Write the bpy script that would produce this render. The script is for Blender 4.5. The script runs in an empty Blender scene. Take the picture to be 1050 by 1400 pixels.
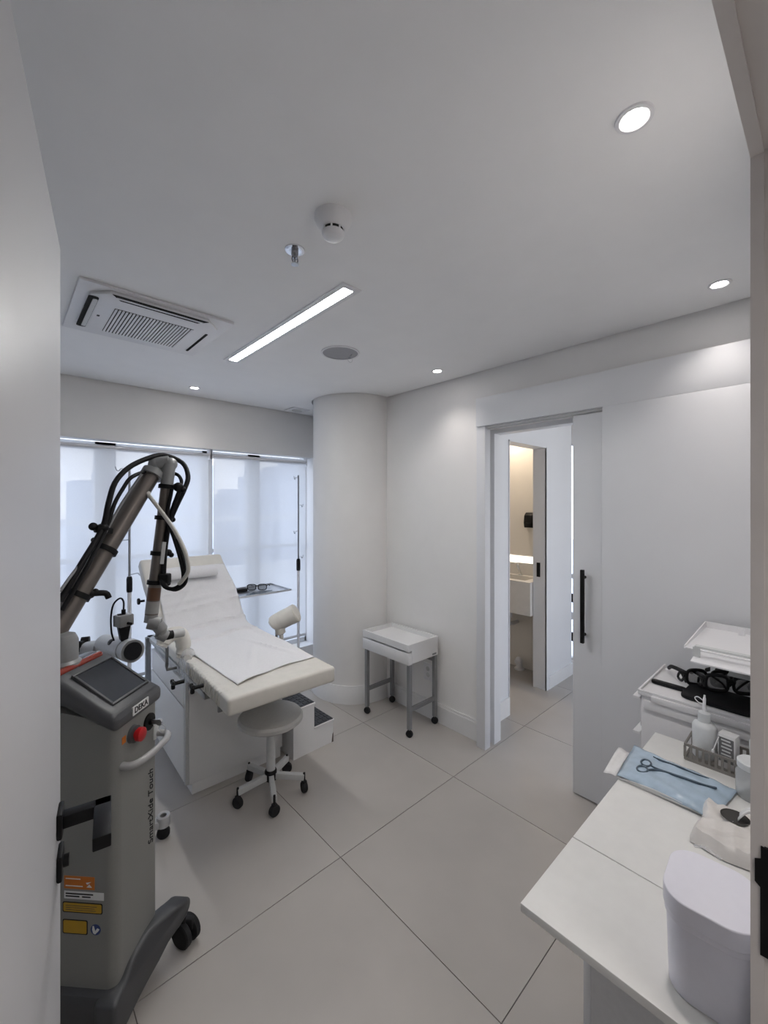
import bpy, bmesh, math, random
from mathutils import Vector, Matrix
random.seed(7)
C = bpy.context.scene
PI = math.pi

# ------------------------------------------------------------------ camera
cam = bpy.data.cameras.new('camera'); camo = bpy.data.objects.new('camera', cam)
C.collection.objects.link(camo); C.camera = camo
camo.location = (0, 0, 1.555)
camo.rotation_euler = (PI/2, 0, -math.radians(42.72))
cam.sensor_width = 36; cam.sensor_fit = 'AUTO'
cam.lens = 36*570/1400
cam.shift_y = -11/1400
cam.clip_start = 0.02; cam.clip_end = 2000

# ------------------------------------------------------------------ sky, exposure
W = bpy.data.worlds.new('sky'); C.world = W; W.use_nodes = True
wn = W.node_tree; wn.nodes.clear()
wo = wn.nodes.new('ShaderNodeOutputWorld'); bg = wn.nodes.new('ShaderNodeBackground')
tc = wn.nodes.new('ShaderNodeTexCoord'); sx = wn.nodes.new('ShaderNodeSeparateXYZ')
rp = wn.nodes.new('ShaderNodeValToRGB')
rp.color_ramp.elements[0].position = 0.0; rp.color_ramp.elements[0].color = (.97, .98, 1, 1)
rp.color_ramp.elements[1].position = 0.30; rp.color_ramp.elements[1].color = (.60, .71, .92, 1)
wn.links.new(tc.outputs['Generated'], sx.inputs[0]); wn.links.new(sx.outputs['Z'], rp.inputs[0])
wn.links.new(rp.outputs[0], bg.inputs['Color']); wn.links.new(bg.outputs[0], wo.inputs[0])
bg.inputs['Strength'].default_value = 2.5
C.view_settings.view_transform = 'Standard'; C.view_settings.look = 'None'
C.view_settings.exposure = 0.15; C.view_settings.gamma = 1.0
C.view_settings.use_curve_mapping = False
STRIP = 62.0      # ceiling strip diffuser emission
SPOT = 9.0        # watts of each recessed downlight

# ------------------------------------------------------------------ materials
MATS = {}
def mat(name, col, rough=.5, metal=0., var=.03, scale=60., bump=0., emit=None, es=0., coat=0.):
    if name in MATS: return MATS[name]
    m = bpy.data.materials.new(name); m.use_nodes = True
    nt = m.node_tree; b = nt.nodes['Principled BSDF']
    b.inputs['Roughness'].default_value = rough; b.inputs['Metallic'].default_value = metal
    b.inputs['Coat Weight'].default_value = coat
    if emit:
        b.inputs['Base Color'].default_value = (*col, 1)
        b.inputs['Emission Color'].default_value = (*emit, 1); b.inputs['Emission Strength'].default_value = es
    else:
        t = nt.nodes.new('ShaderNodeTexCoord'); n = nt.nodes.new('ShaderNodeTexNoise')
        n.inputs['Scale'].default_value = scale; n.inputs['Detail'].default_value = 4
        r = nt.nodes.new('ShaderNodeValToRGB')
        r.color_ramp.elements[0].position = .3; r.color_ramp.elements[1].position = .7
        r.color_ramp.elements[0].color = (*[max(0, c*(1-var)) for c in col], 1)
        r.color_ramp.elements[1].color = (*[min(1, c*(1+var)) for c in col], 1)
        nt.links.new(t.outputs['Object'], n.inputs['Vector']); nt.links.new(n.outputs['Fac'], r.inputs[0])
        nt.links.new(r.outputs[0], b.inputs['Base Color'])
        if bump:
            bp = nt.nodes.new('ShaderNodeBump'); bp.inputs['Strength'].default_value = bump
            bp.inputs['Distance'].default_value = .004
            nt.links.new(n.outputs['Fac'], bp.inputs['Height']); nt.links.new(bp.outputs[0], b.inputs['Normal'])
    if max(col) < .03: b.inputs['Specular IOR Level'].default_value = .22
    MATS[name] = m; return m

WHITE = mat('wall_paint', (.84, .83, .82), .75, var=.01, scale=8, bump=.04)
CEIL = mat('ceiling_paint', (.91, .91, .915), .8, var=.01, scale=8)
LACQ = mat('white_lacquer', (.74, .75, .775), .38, var=.01, scale=5)
DOORG = mat('door_leaf_paint', (.62, .62, .64), .4, var=.01, scale=5)
JAMB = mat('jamb_paint', (.74, .70, .685), .55, var=.02, scale=12)
GROUT = mat('grout', (.16, .15, .14), .9)
TILE = mat('porcelain_tile', (.43, .405, .38), .42, var=.05, scale=3.2, bump=.02)
BLACK = mat('black_metal', (.006, .006, .007), .45)
BLKP = mat('black_plastic', (.008, .008, .009), .5)
RUBBER = mat('black_rubber', (.02, .02, .022), .7)
WPLAS = mat('white_plastic', (.80, .80, .82), .35, var=.01)
LAVEN = mat('bin_plastic', (.76, .755, .83), .35, var=.01)
CHROME = mat('chrome', (.75, .76, .78), .12, 1.)
STEEL = mat('brushed_steel', (.60, .61, .63), .3, 1.)
ALU = mat('grey_painted_steel', (.25, .255, .26), .4, .2)
LGREY = mat('light_grey_paint', (.55, .56, .56), .4)
MDF = mat('white_melamine', (.78, .78, .78), .4, var=.01)
TOP = mat('counter_laminate', (.73, .73, .715), .35, var=.02, scale=30)
VINYL = mat('cream_vinyl', (.70, .675, .62), .5, var=.03, scale=25, bump=.08)
SHEET = mat('white_cotton', (.78, .775, .79), .85, var=.02, scale=90, bump=.06)
MBODY = mat('laser_grey_body', (.225, .225, .215), .42, var=.02, scale=200, bump=.02)
MHEAD = mat('laser_dark_console', (.075, .077, .082), .4, var=.03, scale=250, bump=.03)
MSCREEN = mat('dark_screen_glass', (.045, .050, .060), .2)
REDBAR = mat('red_orange_lens', (.26, .022, .008), .25, coat=.5)
RED = mat('red_button', (.48, .008, .012), .35)
TUBE = mat('anodised_brown_grey', (.17, .15, .135), .32, .55)
JOINT = mat('joint_grey', (.30, .305, .305), .38, .2)
SHIELD = mat('grey_device_shell', (.46, .465, .475), .35)
CLEARW = mat('milky_tube', (.60, .58, .53), .35)
ORANGE = mat('orange_label', (.55, .16, .02), .5)
YELLOW = mat('yellow_label', (.48, .28, .02), .5)
BLUE = mat('blue_label', (.02, .04, .16), .5)
INK = mat('black_ink', (.015, .015, .018), .6)
PAPER = mat('label_paper', (.72, .72, .72), .6)
POUCH = mat('blue_film', (.40, .51, .62), .22, var=.10, scale=22, bump=.25, coat=.4)
INSTR = mat('instrument_steel', (.10, .14, .18), .35, .6)
TISSUE = mat('tissue_bag_film', (.68, .655, .63), .4, var=.06, scale=18, bump=.6)
GBASK = mat('grey_basket_plastic', (.23, .215, .20), .5)
MILKY = mat('milky_bottle', (.66, .68, .69), .4, var=.02)
GRILLE = mat('speaker_grille', (.36, .36, .38), .7, var=.1, scale=900)
DARK = mat('recess_shade', (.02, .02, .02), .9)  # near-black colour stands in for the shade inside slots and recesses
STONE = mat('sink_stone', (.66, .64, .61), .4, var=.03, scale=20)
BATHW = mat('bathroom_paint', (.78, .745, .69), .7, var=.01, scale=8)
WOOD = mat('exposed_chipboard', (.10, .075, .06), .8)
REDP = mat('red_plastic', (.40, .02, .03), .4)
SILL = mat('sill_stone', (.70, .70, .70), .4)
FRAME = mat('window_aluminium', (.72, .72, .72), .4)
STRIPM = mat('strip_diffuser', (1, 1, 1), .5, emit=(1, .985, .97), es=STRIP)
LENSM = mat('downlight_lens', (1, 1, 1), .5, emit=(1, .95, .92), es=28)
LEDM = mat('warm_led', (1, 1, 1), .5, emit=(1, .88, .70), es=1.7)

def clear(name, col, alpha, rough=.05):
    m = bpy.data.materials.new(name); m.use_nodes = True; nt = m.node_tree; nt.nodes.clear()
    o = nt.nodes.new('ShaderNodeOutputMaterial'); mx = nt.nodes.new('ShaderNodeMixShader')
    t = nt.nodes.new('ShaderNodeBsdfTransparent'); g = nt.nodes.new('ShaderNodeBsdfPrincipled')
    g.inputs['Base Color'].default_value = (*col, 1); g.inputs['Roughness'].default_value = rough
    mx.inputs[0].default_value = alpha
    nt.links.new(t.outputs[0], mx.inputs[1]); nt.links.new(g.outputs[0], mx.inputs[2]); nt.links.new(mx.outputs[0], o.inputs[0])
    return m
GLASS = clear('window_glass', (.85, .88, .9), .07)
CLEARP = clear('clear_plastic', (.75, .78, .80), .45, .1)
FILM = clear('clear_wrap_film', (.85, .86, .88), .35, .12)
LENS = clear('spectacle_lens', (.12, .13, .15), .35, .08)

def fabric():
    m = bpy.data.materials.new('screen_blind_fabric'); m.use_nodes = True; nt = m.node_tree; nt.nodes.clear()
    o = nt.nodes.new('ShaderNodeOutputMaterial'); mx = nt.nodes.new('ShaderNodeMixShader'); mx2 = nt.nodes.new('ShaderNodeMixShader')
    t = nt.nodes.new('ShaderNodeBsdfTransparent'); d = nt.nodes.new('ShaderNodeBsdfDiffuse'); l = nt.nodes.new('ShaderNodeBsdfTranslucent')
    d.inputs[0].default_value = (.82, .83, .85, 1); l.inputs[0].default_value = (.83, .835, .84, 1)
    tcx = nt.nodes.new('ShaderNodeTexCoord'); wv = nt.nodes.new('ShaderNodeTexNoise'); wv.inputs['Scale'].default_value = 400
    mr = nt.nodes.new('ShaderNodeMapRange'); mr.inputs[3].default_value = .60; mr.inputs[4].default_value = .69
    nt.links.new(tcx.outputs['Object'], wv.inputs['Vector']); nt.links.new(wv.outputs['Fac'], mr.inputs[0])
    mx2.inputs[0].default_value = .62
    nt.links.new(d.outputs[0], mx2.inputs[1]); nt.links.new(l.outputs[0], mx2.inputs[2])
    nt.links.new(mr.outputs[0], mx.inputs[0]); nt.links.new(t.outputs[0], mx.inputs[1]); nt.links.new(mx2.outputs[0], mx.inputs[2])
    nt.links.new(mx.outputs[0], o.inputs[0]); return m
FABRIC = fabric()

# ------------------------------------------------------------------ mesh helpers
class B:
    def __init__(s): s.bm = bmesh.new()
    def _tail(s, vs, M):
        if M is not None: bmesh.ops.transform(s.bm, matrix=M, verts=vs)
        return s
    def box(s, x0, x1, y0, y1, z0, z1, bev=0., seg=2, M=None):
        r = bmesh.ops.create_cube(s.bm, size=1); vs = r['verts']
        for v in vs:
            v.co = Vector(((x0+x1)/2+v.co.x*(x1-x0), (y0+y1)/2+v.co.y*(y1-y0), (z0+z1)/2+v.co.z*(z1-z0)))
        if bev:
            es = list({e for v in vs for e in v.link_edges})
            q = bmesh.ops.bevel(s.bm, geom=es, offset=bev, segments=seg, profile=.5, affect='EDGES')
            vs = list({v for f in q['faces'] for v in f.verts} | {v for v in vs if v.is_valid})
        return s._tail(vs, M)
    def bar(s, a, b, w, h, bev=0., up=(0, 0, 1)):
        a = Vector(a); b = Vector(b); d = b-a; L = d.length; d.normalize()
        u = Vector(up); x = d.cross(u)
        if x.length < 1e-4: x = d.cross(Vector((1, 0, 0)))
        x.normalize(); z = x.cross(d)
        M = Matrix((x, d, z)).transposed().to_4x4(); M.translation = a
        return s.box(-w/2, w/2, 0, L, -h/2, h/2, bev, 2, M)
    def cyl(s, a, b, r0, r1=None, seg=24, caps=True):
        if r1 is None: r1 = r0
        a = Vector(a); b = Vector(b); d = b-a; L = d.length
        M = Matrix.Translation((a+b)/2) @ Vector((0, 0, 1)).rotation_difference(d).to_matrix().to_4x4()
        bmesh.ops.create_cone(s.bm, cap_ends=caps, cap_tris=False, segments=seg, radius1=r0, radius2=r1, depth=L, matrix=M)
        return s
    def lathe(s, prof, c=(0, 0, 0), axis=(0, 0, 1), seg=28):
        M = Matrix.Translation(c) @ Vector((0, 0, 1)).rotation_difference(Vector(axis)).to_matrix().to_4x4()
        rings = []
        for r, z in prof:
            if r < 1e-6: rings.append([s.bm.verts.new(M @ Vector((0, 0, z)))])
            else: rings.append([s.bm.verts.new(M @ Vector((r*math.cos(2*PI*i/seg), r*math.sin(2*PI*i/seg), z))) for i in range(seg)])
        for A, D in zip(rings, rings[1:]):
            for i in range(seg):
                j = (i+1) % seg
                if len(A) == 1 and len(D) == 1: continue
                if len(A) == 1: s.bm.faces.new((A[0], D[j], D[i]))
                elif len(D) == 1: s.bm.faces.new((A[i], A[j], D[0]))
                else: s.bm.faces.new((A[i], A[j], D[j], D[i]))
        return s
    def ball(s, c, r, sc=(1, 1, 1), seg=16):
        M = Matrix.Translation(c) @ Matrix.Diagonal((*sc, 1))
        bmesh.ops.create_uvsphere(s.bm, u_segments=seg, v_segments=max(6, seg//2), radius=r, matrix=M); return s
    def tube(s, pts, r, seg=10, smooth=4, closed=False, caps=True):
        P = [Vector(p) for p in pts]; Q = []
        n = len(P)
        if smooth > 1 and n > 2:
            rng = range(n) if closed else range(n-1)
            for i in rng:
                p0 = P[(i-1) % n] if (closed or i > 0) else P[0]*2-P[1]
                p1 = P[i]; p2 = P[(i+1) % n]
                p3 = P[(i+2) % n] if (closed or i+2 < n) else P[-1]*2-P[-2]
                for k in range(smooth):
                    t = k/smooth
                    Q.append(.5*((2*p1)+(p2-p0)*t+(2*p0-5*p1+4*p2-p3)*t*t+(3*p1-p0-3*p2+p3)*t**3))
            if not closed: Q.append(P[-1])
        else: Q = P
        m = len(Q); rings = []; x = None
        for i in range(m):
            if closed: t = Q[(i+1) % m]-Q[i-1]
            else: t = Q[min(i+1, m-1)]-Q[max(i-1, 0)]
            t.normalize()
            if x is None:
                x = t.cross(Vector((0, 0, 1)))
                if x.length < .1: x = t.cross(Vector((1, 0, 0)))
            x = x-t*x.dot(t); x.normalize(); y = t.cross(x)
            rr = r[min(int(i/(m-1)*(len(r)-1)+.5), len(r)-1)] if isinstance(r, (list, tuple)) else r
            rings.append([s.bm.verts.new(Q[i]+x*rr*math.cos(2*PI*k/seg)+y*rr*math.sin(2*PI*k/seg)) for k in range(seg)])
        pr = list(zip(rings, rings[1:]))
        if closed: pr.append((rings[-1], rings[0]))
        for A, D in pr:
            for k in range(seg): s.bm.faces.new((A[k], A[(k+1) % seg], D[(k+1) % seg], D[k]))
        if caps and not closed:
            s.bm.faces.new(rings[0][::-1]); s.bm.faces.new(rings[-1])
        return s
    def prism(s, poly, lo, hi, axis='z', bev=0., seg=2, edges='all', M=None):
        def pt(p, h):
            if axis == 'z': return Vector((p[0], p[1], h))
            if axis == 'y': return Vector((p[0], h, p[1]))
            return Vector((h, p[0], p[1]))
        a = [s.bm.verts.new(pt(p, lo)) for p in poly]; b = [s.bm.verts.new(pt(p, hi)) for p in poly]
        n = len(poly); f = [s.bm.faces.new(a[::-1]), s.bm.faces.new(b)]
        for i in range(n): f.append(s.bm.faces.new((a[i], a[(i+1) % n], b[(i+1) % n], b[i])))
        bmesh.ops.recalc_face_normals(s.bm, faces=f)
        vs = a+b
        if bev:
            es = list({e for q in f[:2] for e in q.edges}) if edges == 'caps' else list({e for v in vs for e in v.link_edges})
            q = bmesh.ops.bevel(s.bm, geom=es, offset=bev, segments=seg, profile=.5, affect='EDGES')
            vs = list({v for g in q['faces'] for v in g.verts} | {v for v in vs if v.is_valid})
        return s._tail(vs, M)
    def grid(s, fn, nu, nv):
        V = [[s.bm.verts.new(fn(i/nu, j/nv)) for j in range(nv+1)] for i in range(nu+1)]
        for i in range(nu):
            for j in range(nv): s.bm.faces.new((V[i][j], V[i+1][j], V[i+1][j+1], V[i][j+1]))
        return s

def rrect(x0, x1, y0, y1, r, n=6):
    out = []
    for cx, cy, a0 in ((x1-r, y1-r, 0), (x0+r, y1-r, PI/2), (x0+r, y0+r, PI), (x1-r, y0+r, 3*PI/2)):
        for k in range(n+1):
            a = a0+PI/2*k/n; out.append((cx+r*math.cos(a), cy+r*math.sin(a)))
    return out

def obj(name, b, m, parent=None, smooth=True, solid=0.):
    bm = b.bm
    if not solid: bmesh.ops.recalc_face_normals(bm, faces=bm.faces)
    me = bpy.data.meshes.new(name); bm.to_mesh(me); bm.free()
    me.materials.append(m)
    if smooth:
        me.polygons.foreach_set('use_smooth', [True]*len(me.polygons))
        me.set_sharp_from_angle(angle=math.radians(38))
    o = bpy.data.objects.new(name, me); C.collection.objects.link(o)
    if parent: o.parent = parent
    if solid:
        md = o.modifiers.new('thickness', 'SOLIDIFY'); md.thickness = solid; md.offset = 0
    return o
def tag(o, label, cat, group=None):
    o['label'] = label; o['category'] = cat
    if group: o['group'] = group
    return o
def thing(name, label, cat, loc=(0, 0, 0), rz=0., group=None):
    o = bpy.data.objects.new(name, None); C.collection.objects.link(o)
    o.empty_display_size = .1; o.location = loc; o.rotation_euler = (0, 0, rz)
    return tag(o, label, cat, group)
def struct(name, b, m, label=None, parent=None, smooth=True):
    o = obj(name, b, m, parent, smooth); o['kind'] = 'structure'
    if label: o['label'] = label
    return o
def copy_tree(o, parent=None):
    c = o.copy(); C.collection.objects.link(c); c.parent = parent
    for ch in list(o.children): copy_tree(ch, c)
    return c
def text(name, body, size, M, m, parent, bold=0., shear=0., depth=.0006, align='LEFT'):
    cu = bpy.data.curves.new(name, 'FONT'); cu.body = body; cu.size = size; cu.shear = shear
    cu.offset = bold; cu.extrude = depth; cu.align_x = align; cu.align_y = 'CENTER'
    t = bpy.data.objects.new('tmp', cu); C.collection.objects.link(t)
    dg = bpy.context.evaluated_depsgraph_get(); dg.update()
    me = bpy.data.meshes.new_from_object(t.evaluated_get(dg)); bpy.data.objects.remove(t)
    me.name = name; me.transform(M); me.materials.clear(); me.materials.append(m)
    o = bpy.data.objects.new(name, me); C.collection.objects.link(o); o.parent = parent
    return o
def basis(x, y, z, loc):
    M = Matrix((Vector(x), Vector(y), Vector(z))).transposed().to_4x4(); M.translation = loc; return M

# ================================================================== STRUCTURE
HC = 2.415
fl = struct('floor', B().box(-1.2, 4.15, -1.4, 3.8, -.1, -.003), GROUT, 'pale grey porcelain tile floor')
tile_mesh = None
for i in range(-4, 4):
    for j in range(-4, 3):
        x0 = max(1.904+.8*i, -1.2)+.0016; x1 = min(1.904+.8*(i+1), 4.15)-.0016
        y0 = max(1.478+.8*j, -1.4)+.0016; y1 = min(1.478+.8*(j+1), 3.8)-.0016
        if x1-x0 < .02 or y1-y0 < .02: continue
        full = abs(x1-x0-.7968) < 1e-4 and abs(y1-y0-.7968) < 1e-4
        if full and tile_mesh:
            o = bpy.data.objects.new('tile', tile_mesh); C.collection.objects.link(o); o.parent = fl
            o.location = ((x0+x1)/2, (y0+y1)/2, 0)
        else:
            hx = (x1-x0)/2; hy = (y1-y0)/2
            o = obj('tile', B().box(-hx, hx, -hy, hy, -.003, 0), TILE, fl, False)
            o.location = ((x0+x1)/2, (y0+y1)/2, 0)
            if full: tile_mesh = o.data
# ceiling with a shadow gap along the walls and round the column
arc = []
CX, CYY, CR = 2.252, 2.811, .352
rg = CR+.015
a1 = math.acos((2.293-CX)/rg)
for k in range(25):
    a = -a1-(2*PI-2*a1)*k/24
    arc.append((CX+rg*math.cos(a), CYY+rg*math.sin(a)))
arc = [p for p in arc]
poly = [(-1.1, .075), (2.293, .075)]+arc+[(2.293, 3.471), (-1.1, 3.471)]
struct('ceiling', B().prism(poly, HC, HC+.04).box(-1.2, 4.15, -1.4, 3.8, 2.48, 2.55).box(2.42, 4.15, -1.4, 2.75, HC, HC+.04)
       .box(-1.1, 2.42, -1.4, -.1, HC, HC+.04), CEIL, 'flat white plasterboard ceiling', smooth=False)
struct('wall_right', B().box(2.308, 2.42, 1.53, 3.8, 0, 2.48).box(2.308, 2.42, .75, 1.53, 2.035, 2.48).box(2.308, 2.42, -1.4, .75, 0, 2.48), WHITE,
       'white painted wall with the sliding door', smooth=False)
struct('wall_window', B().box(-1.2, 2.308, 3.486, 3.62, 2.008, 2.48).box(-1.2, 2.308, 3.50, 3.80, 0, .17).box(-1.2, -.9, 3.5, 3.8, .17, 2.01).box(2.285, 2.308, 3.5, 3.8, .17, 2.01), WHITE,
       'white wall band above and below the window', smooth=False)
struct('wall_left', B().box(-1.2, -1.1, -1.4, 3.5, 0, 2.48), WHITE, smooth=False)
struct('wall_near', B().box(.765, 2.308, -.06, .075, 0, 2.48).box(-1.1, -.075, -.06, .075, 0, 2.48).box(-.075, .765, -.06, .075, 2.03, 2.48), WHITE, smooth=False)
struct('wall_back', B().box(-1.1, 2.308, -1.4, -1.3, 0, 2.48), WHITE, smooth=False)
# column
struct('wall_column', B().lathe([(CR, 0), (CR, 2.45)], (CX, CYY, 0), seg=96), WHITE, 'round white column in the corner')
struct('baseboard_column', B().lathe([(CR, 0), (CR+.014, .0), (CR+.014, .128), (CR+.009, .135), (CR+.009, .14), (CR, .14)], (CX, CYY, 0), seg=96), MDF, 'white skirting curved round the column')
struct('baseboard_right', B().box(2.294, 2.308, 1.562, 2.462, 0, .118).box(2.299, 2.308, 1.562, 2.462, .118, .135), MDF, 'white skirting board beside the door casing', smooth=False)
# sliding door casing and pocket
struct('trim_1', B().box(2.24, 2.308, -.0, 1.56, 2.047, 2.226, .001), LACQ, 'white box header above the sliding door')
struct('trim_2', B().box(2.25, 2.308, 1.498, 1.562, 0, 2.047, .001), LACQ, 'white casing left of the sliding door')
struct('trim_3', B().box(2.24, 2.258, .0765, .80, 0.0, 2.0465, .001), LACQ, 'tall white panel hiding the sliding door')
struct('trim_4', B().box(2.350, 2.425, 1.495, 1.53, 0, 2.035).box(2.350, 2.425, .75, 1.495, 2.008, 2.035), LACQ, smooth=False)
struct('trim_5', B().box(2.262, 2.304, .0765, 1.497, 2.034, 2.0465).box(2.275, 2.29, .0765, 1.497, 2.028, 2.034), LGREY, 'grey sliding door track', smooth=False)
d2 = struct('door_2', B().box(2.266, 2.302, .0765, .958, .008, 2.026, .002), LACQ, 'white sliding door leaf with black bar handle')
hd = obj('door_handle', B().box(2.224, 2.242, .886, .904, .83, 1.212, .002).cyl((2.234, .895, .87), (2.268, .895, .87), .008).cyl((2.234, .895, 1.17), (2.268, .895, 1.17), .008), BLACK, d2)
hd['label'] = 'black vertical bar handle'
# ---- window
wf = B()
for x0, x1 in ((-.9, -.84), (-.35, -.22), (.51, .64), (1.265, 1.35), (1.67, 1.785), (2.272, 2.285)): wf.box(x0, x1, 3.64, 3.72, .17, 2.008)
wf.box(-.9, 2.285, 3.65, 3.71, 1.135, 1.165).box(-.9, 2.285, 3.64, 3.72, 1.96, 2.008).box(-.9, 2.285, 3.64, 3.72, .17, .215)
wn1 = struct('window_1', wf, FRAME, 'white framed window wall behind roller blinds', smooth=False)
for x0, x1 in ((-.84, -.35), (-.22, .51), (.64, 1.265), (1.35, 1.67), (1.785, 2.272)):
    for z0, z1 in ((.215, 1.135), (1.165, 1.96)): obj('pane', B().box(x0, x1, 3.676, 3.684, z0, z1), GLASS, wn1, False)
# ---- entry door (open leaf on the left) and its jamb
tr6 = struct('trim_6', B().box(.7455, .80, .064, .078, 0, 2.04).box(.7475, .766, -.06, .064, 0, 2.03).box(-.10, .7455, .064, .078, 2.022, 2.07).box(-.075, .7525, -.06, .064, 2.026, 2.04)
       .box(-.12, -.072, .064, .078, 0, 2.07), JAMB, 'grey painted entry door frame', smooth=True)
sp = obj('strike_plate', B().prism([(.030, .955), (.0680, .955), (.0680, 1.045), (.0735, 1.05), (.0735, 1.080), (.0675, 1.083), (.0675, 1.10), (.030, 1.10)], .7442, .7478, 'x'), BLACK, tr6); sp['label'] = 'black strike plate'
d1 = thing('door_1', 'open pale grey entry door leaf at the left edge', 'door', (.082, .957, 0), -math.radians(9.6)); del d1['category']; d1['kind'] = 'structure'
obj('leaf', B().box(-.036, 0, -.795, 0, .006, 2.02, .0015), DOORG, d1)
hz = 1.006
h = obj('door_handle', B().box(0, .008, -.067, -.023, hz-.022, hz+.022, .003).box(.006, .078, -.056, -.034, hz-.011, hz+.011, .002).box(.052, .078, -.142, -.034, hz-.011, hz+.011, .002), BLACK, d1); h['label'] = 'black lever handle'
obj('lock_rose', B().box(0, .008, -.067, -.023, hz-.094, hz-.050, .003).cyl((.006, -.045, hz-.072), (.016, -.045, hz-.072), .010), BLACK, d1)
# ---- corridor and bathroom beyond the sliding door
struct('wall_corridor', B().box(2.42, 2.765, 1.64, 1.74, 0, 2.48).box(3.362, 3.85, 1.64, 1.74, 0, 2.48).box(2.765, 3.362, 1.64, 1.74, 2.03, 2.48), LACQ, 'pale corridor wall beyond the sliding door', smooth=False)
struct('wall_corridor_end', B().box(3.90, 4.05, 1.74, 2.75, 0, 2.48).box(3.90, 4.05, -1.4, 1.63, 0, 2.48).box(3.9, 4.05, 1.63, 1.74, 2.12, 2.48).box(3.9, 4.05, 1.63, 1.74, 0, .10), WHITE, smooth=False)
struct('wall_bathroom', B().box(3.655, 3.75, 1.74, 2.75, 0, 2.48).box(2.42, 3.655, 2.65, 2.75, 0, 2.48), BATHW, 'warm lit bathroom wall behind the sink', smooth=False)
struct('baseboard_corridor', B().box(3.39, 3.85, 1.626, 1.64, 0, .105).box(2.425, 2.765, 1.626, 1.64, 0, .13), MDF, 'white skirting on the corridor wall', smooth=False)
dr3 = struct('door_3', B().box(3.345, 3.362, 1.632, 1.75, 0, 2.03).box(2.765, 2.772, 1.632, 1.75, 0, 2.03).box(2.765, 3.362, 1.632, 1.75, 2.02, 2.03).box(3.345, 3.39, 1.628, 1.642, 0, 2.03), LACQ, 'white bathroom door frame with black latch', smooth=False)
obj('latch_plate', B().box(3.338, 3.346, 1.685, 1.715, .94, 1.06, .002), BLACK, dr3)['label'] = 'black latch plate'
w2 = struct('window_2', B().box(3.93, 3.97, 1.63, 1.642, .10, 2.12).box(3.93, 3.97, 1.728, 1.74, .10, 2.12).box(3.93, 3.97, 1.642, 1.728, 2.10, 2.12).box(3.93, 3.97, 1.642, 1.728, .10, .12).box(3.93, 3.97, 1.642, 1.728, .86, .90), FRAME, 'bright narrow window at the end of the corridor', smooth=False)
obj('pane', B().box(3.946, 3.954, 1.642, 1.728, .12, .86), GLASS, w2, False); obj('pane', B().box(3.946, 3.954, 1.642, 1.728, .90, 2.10), GLASS, w2, False)
# ---- world outside
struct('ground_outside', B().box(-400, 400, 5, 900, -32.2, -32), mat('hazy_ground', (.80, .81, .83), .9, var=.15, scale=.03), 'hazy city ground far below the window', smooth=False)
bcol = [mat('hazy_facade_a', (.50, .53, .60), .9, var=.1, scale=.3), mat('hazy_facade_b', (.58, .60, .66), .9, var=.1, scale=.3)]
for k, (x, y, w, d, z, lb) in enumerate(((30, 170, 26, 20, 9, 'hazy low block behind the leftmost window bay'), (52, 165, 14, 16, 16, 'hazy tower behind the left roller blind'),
        (86, 180, 10, 14, 14, 'hazy slim tower behind the blind seam'), (112, 190, 26, 18, 20, 'hazy tall block behind the right roller blind'), (92, 210, 40, 18, 6, 'hazy long low block behind the right blind'),
        (2, 150, 20, 16, 15, 'hazy block behind the far left of the window'))):
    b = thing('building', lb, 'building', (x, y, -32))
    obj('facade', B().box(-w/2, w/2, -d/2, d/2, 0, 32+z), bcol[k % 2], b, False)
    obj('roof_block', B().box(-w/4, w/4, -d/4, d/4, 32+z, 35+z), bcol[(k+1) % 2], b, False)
ter = thing('terrace_railing', 'white horizontal terrace railing seen through the blinds', 'railing', (0, 6.6, 0))
obj('rail', B().box(-2, 5.5, -.03, .03, 1.28, 1.36), FRAME, ter, False)
for x in (-1.2, .9, 3.0, 5.0): obj('post', B().box(x-.03, x+.03, -.03, .03, -.2, 1.28), FRAME, ter, False)
obj('parapet', B().box(-2, 5.5, -.08, .08, -.25, .55), WHITE, ter, False)
struct('terrace_floor', B().box(-3, 6, 3.82, 7.2, -.45, -.25), SILL, 'pale terrace floor outside the window', smooth=False)

# ================================================================== CEILING FIXTURES
ac = thing('air_conditioner', 'white ceiling cassette air conditioner with central louvre grille', 'air conditioner', (.522, 2.215, HC))
obj('cover', B().box(-.30, .296, -.285, .29, -.012, 0, .003), WPLAS, ac)
pin = [(-.255, -.205), (-.195, -.268), (.19, -.262), (.252, -.19), (.252, .20), (.19, .24), (-.19, .24), (-.262, .165)]
obj('panel', B().prism(pin, -.026, -.012, bev=.004), WPLAS, ac)
obj('grille_shade', B().box(-.158, .162, -.130, .175, -.0275, -.025), DARK, ac, False)  # dark sheet paints the shade behind the slats, no real recess
sl = None
for k in range(24):
    x = -.152+.3085*k/23
    if sl is None: sl = obj('slat', B().box(-.0042, .0042, -.130, .175, -.030, -.0265), WPLAS, ac, False); sl.location = (x, 0, 0)
    else:
        c = sl.copy(); C.collection.objects.link(c); c.location = (x, 0, 0)
obj('vent_shade', B().prism(rrect(-.260, -.224, -.20, .180, .012), -.0278, -.026), DARK, ac)  # flat dark plates in place of shaded air slots
obj('vent_shade', B().prism([(-.19, -.266), (.186, -.262), (.150, -.218), (-.155, -.222)], -.0278, -.026), DARK, ac)
obj('vent_shade', B().prism(rrect(.222, .234, -.12, .18, .005), -.0278, -.026), DARK, ac)
obj('vent_blade', B().prism(rrect(-.243, -.226, -.18, .16, .008), -.031, -.0282), LGREY, ac)
obj('vent_blade', B().bar((-.172, -.2445, -.029), (.168, -.2415, -.029), .009, .003), WPLAS, ac)
obj('logo_mark', B().box(-.205, -.195, -.01, .006, -.0272, -.026), INK, ac, False)  # small dark block in place of the maker's logo

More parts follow.
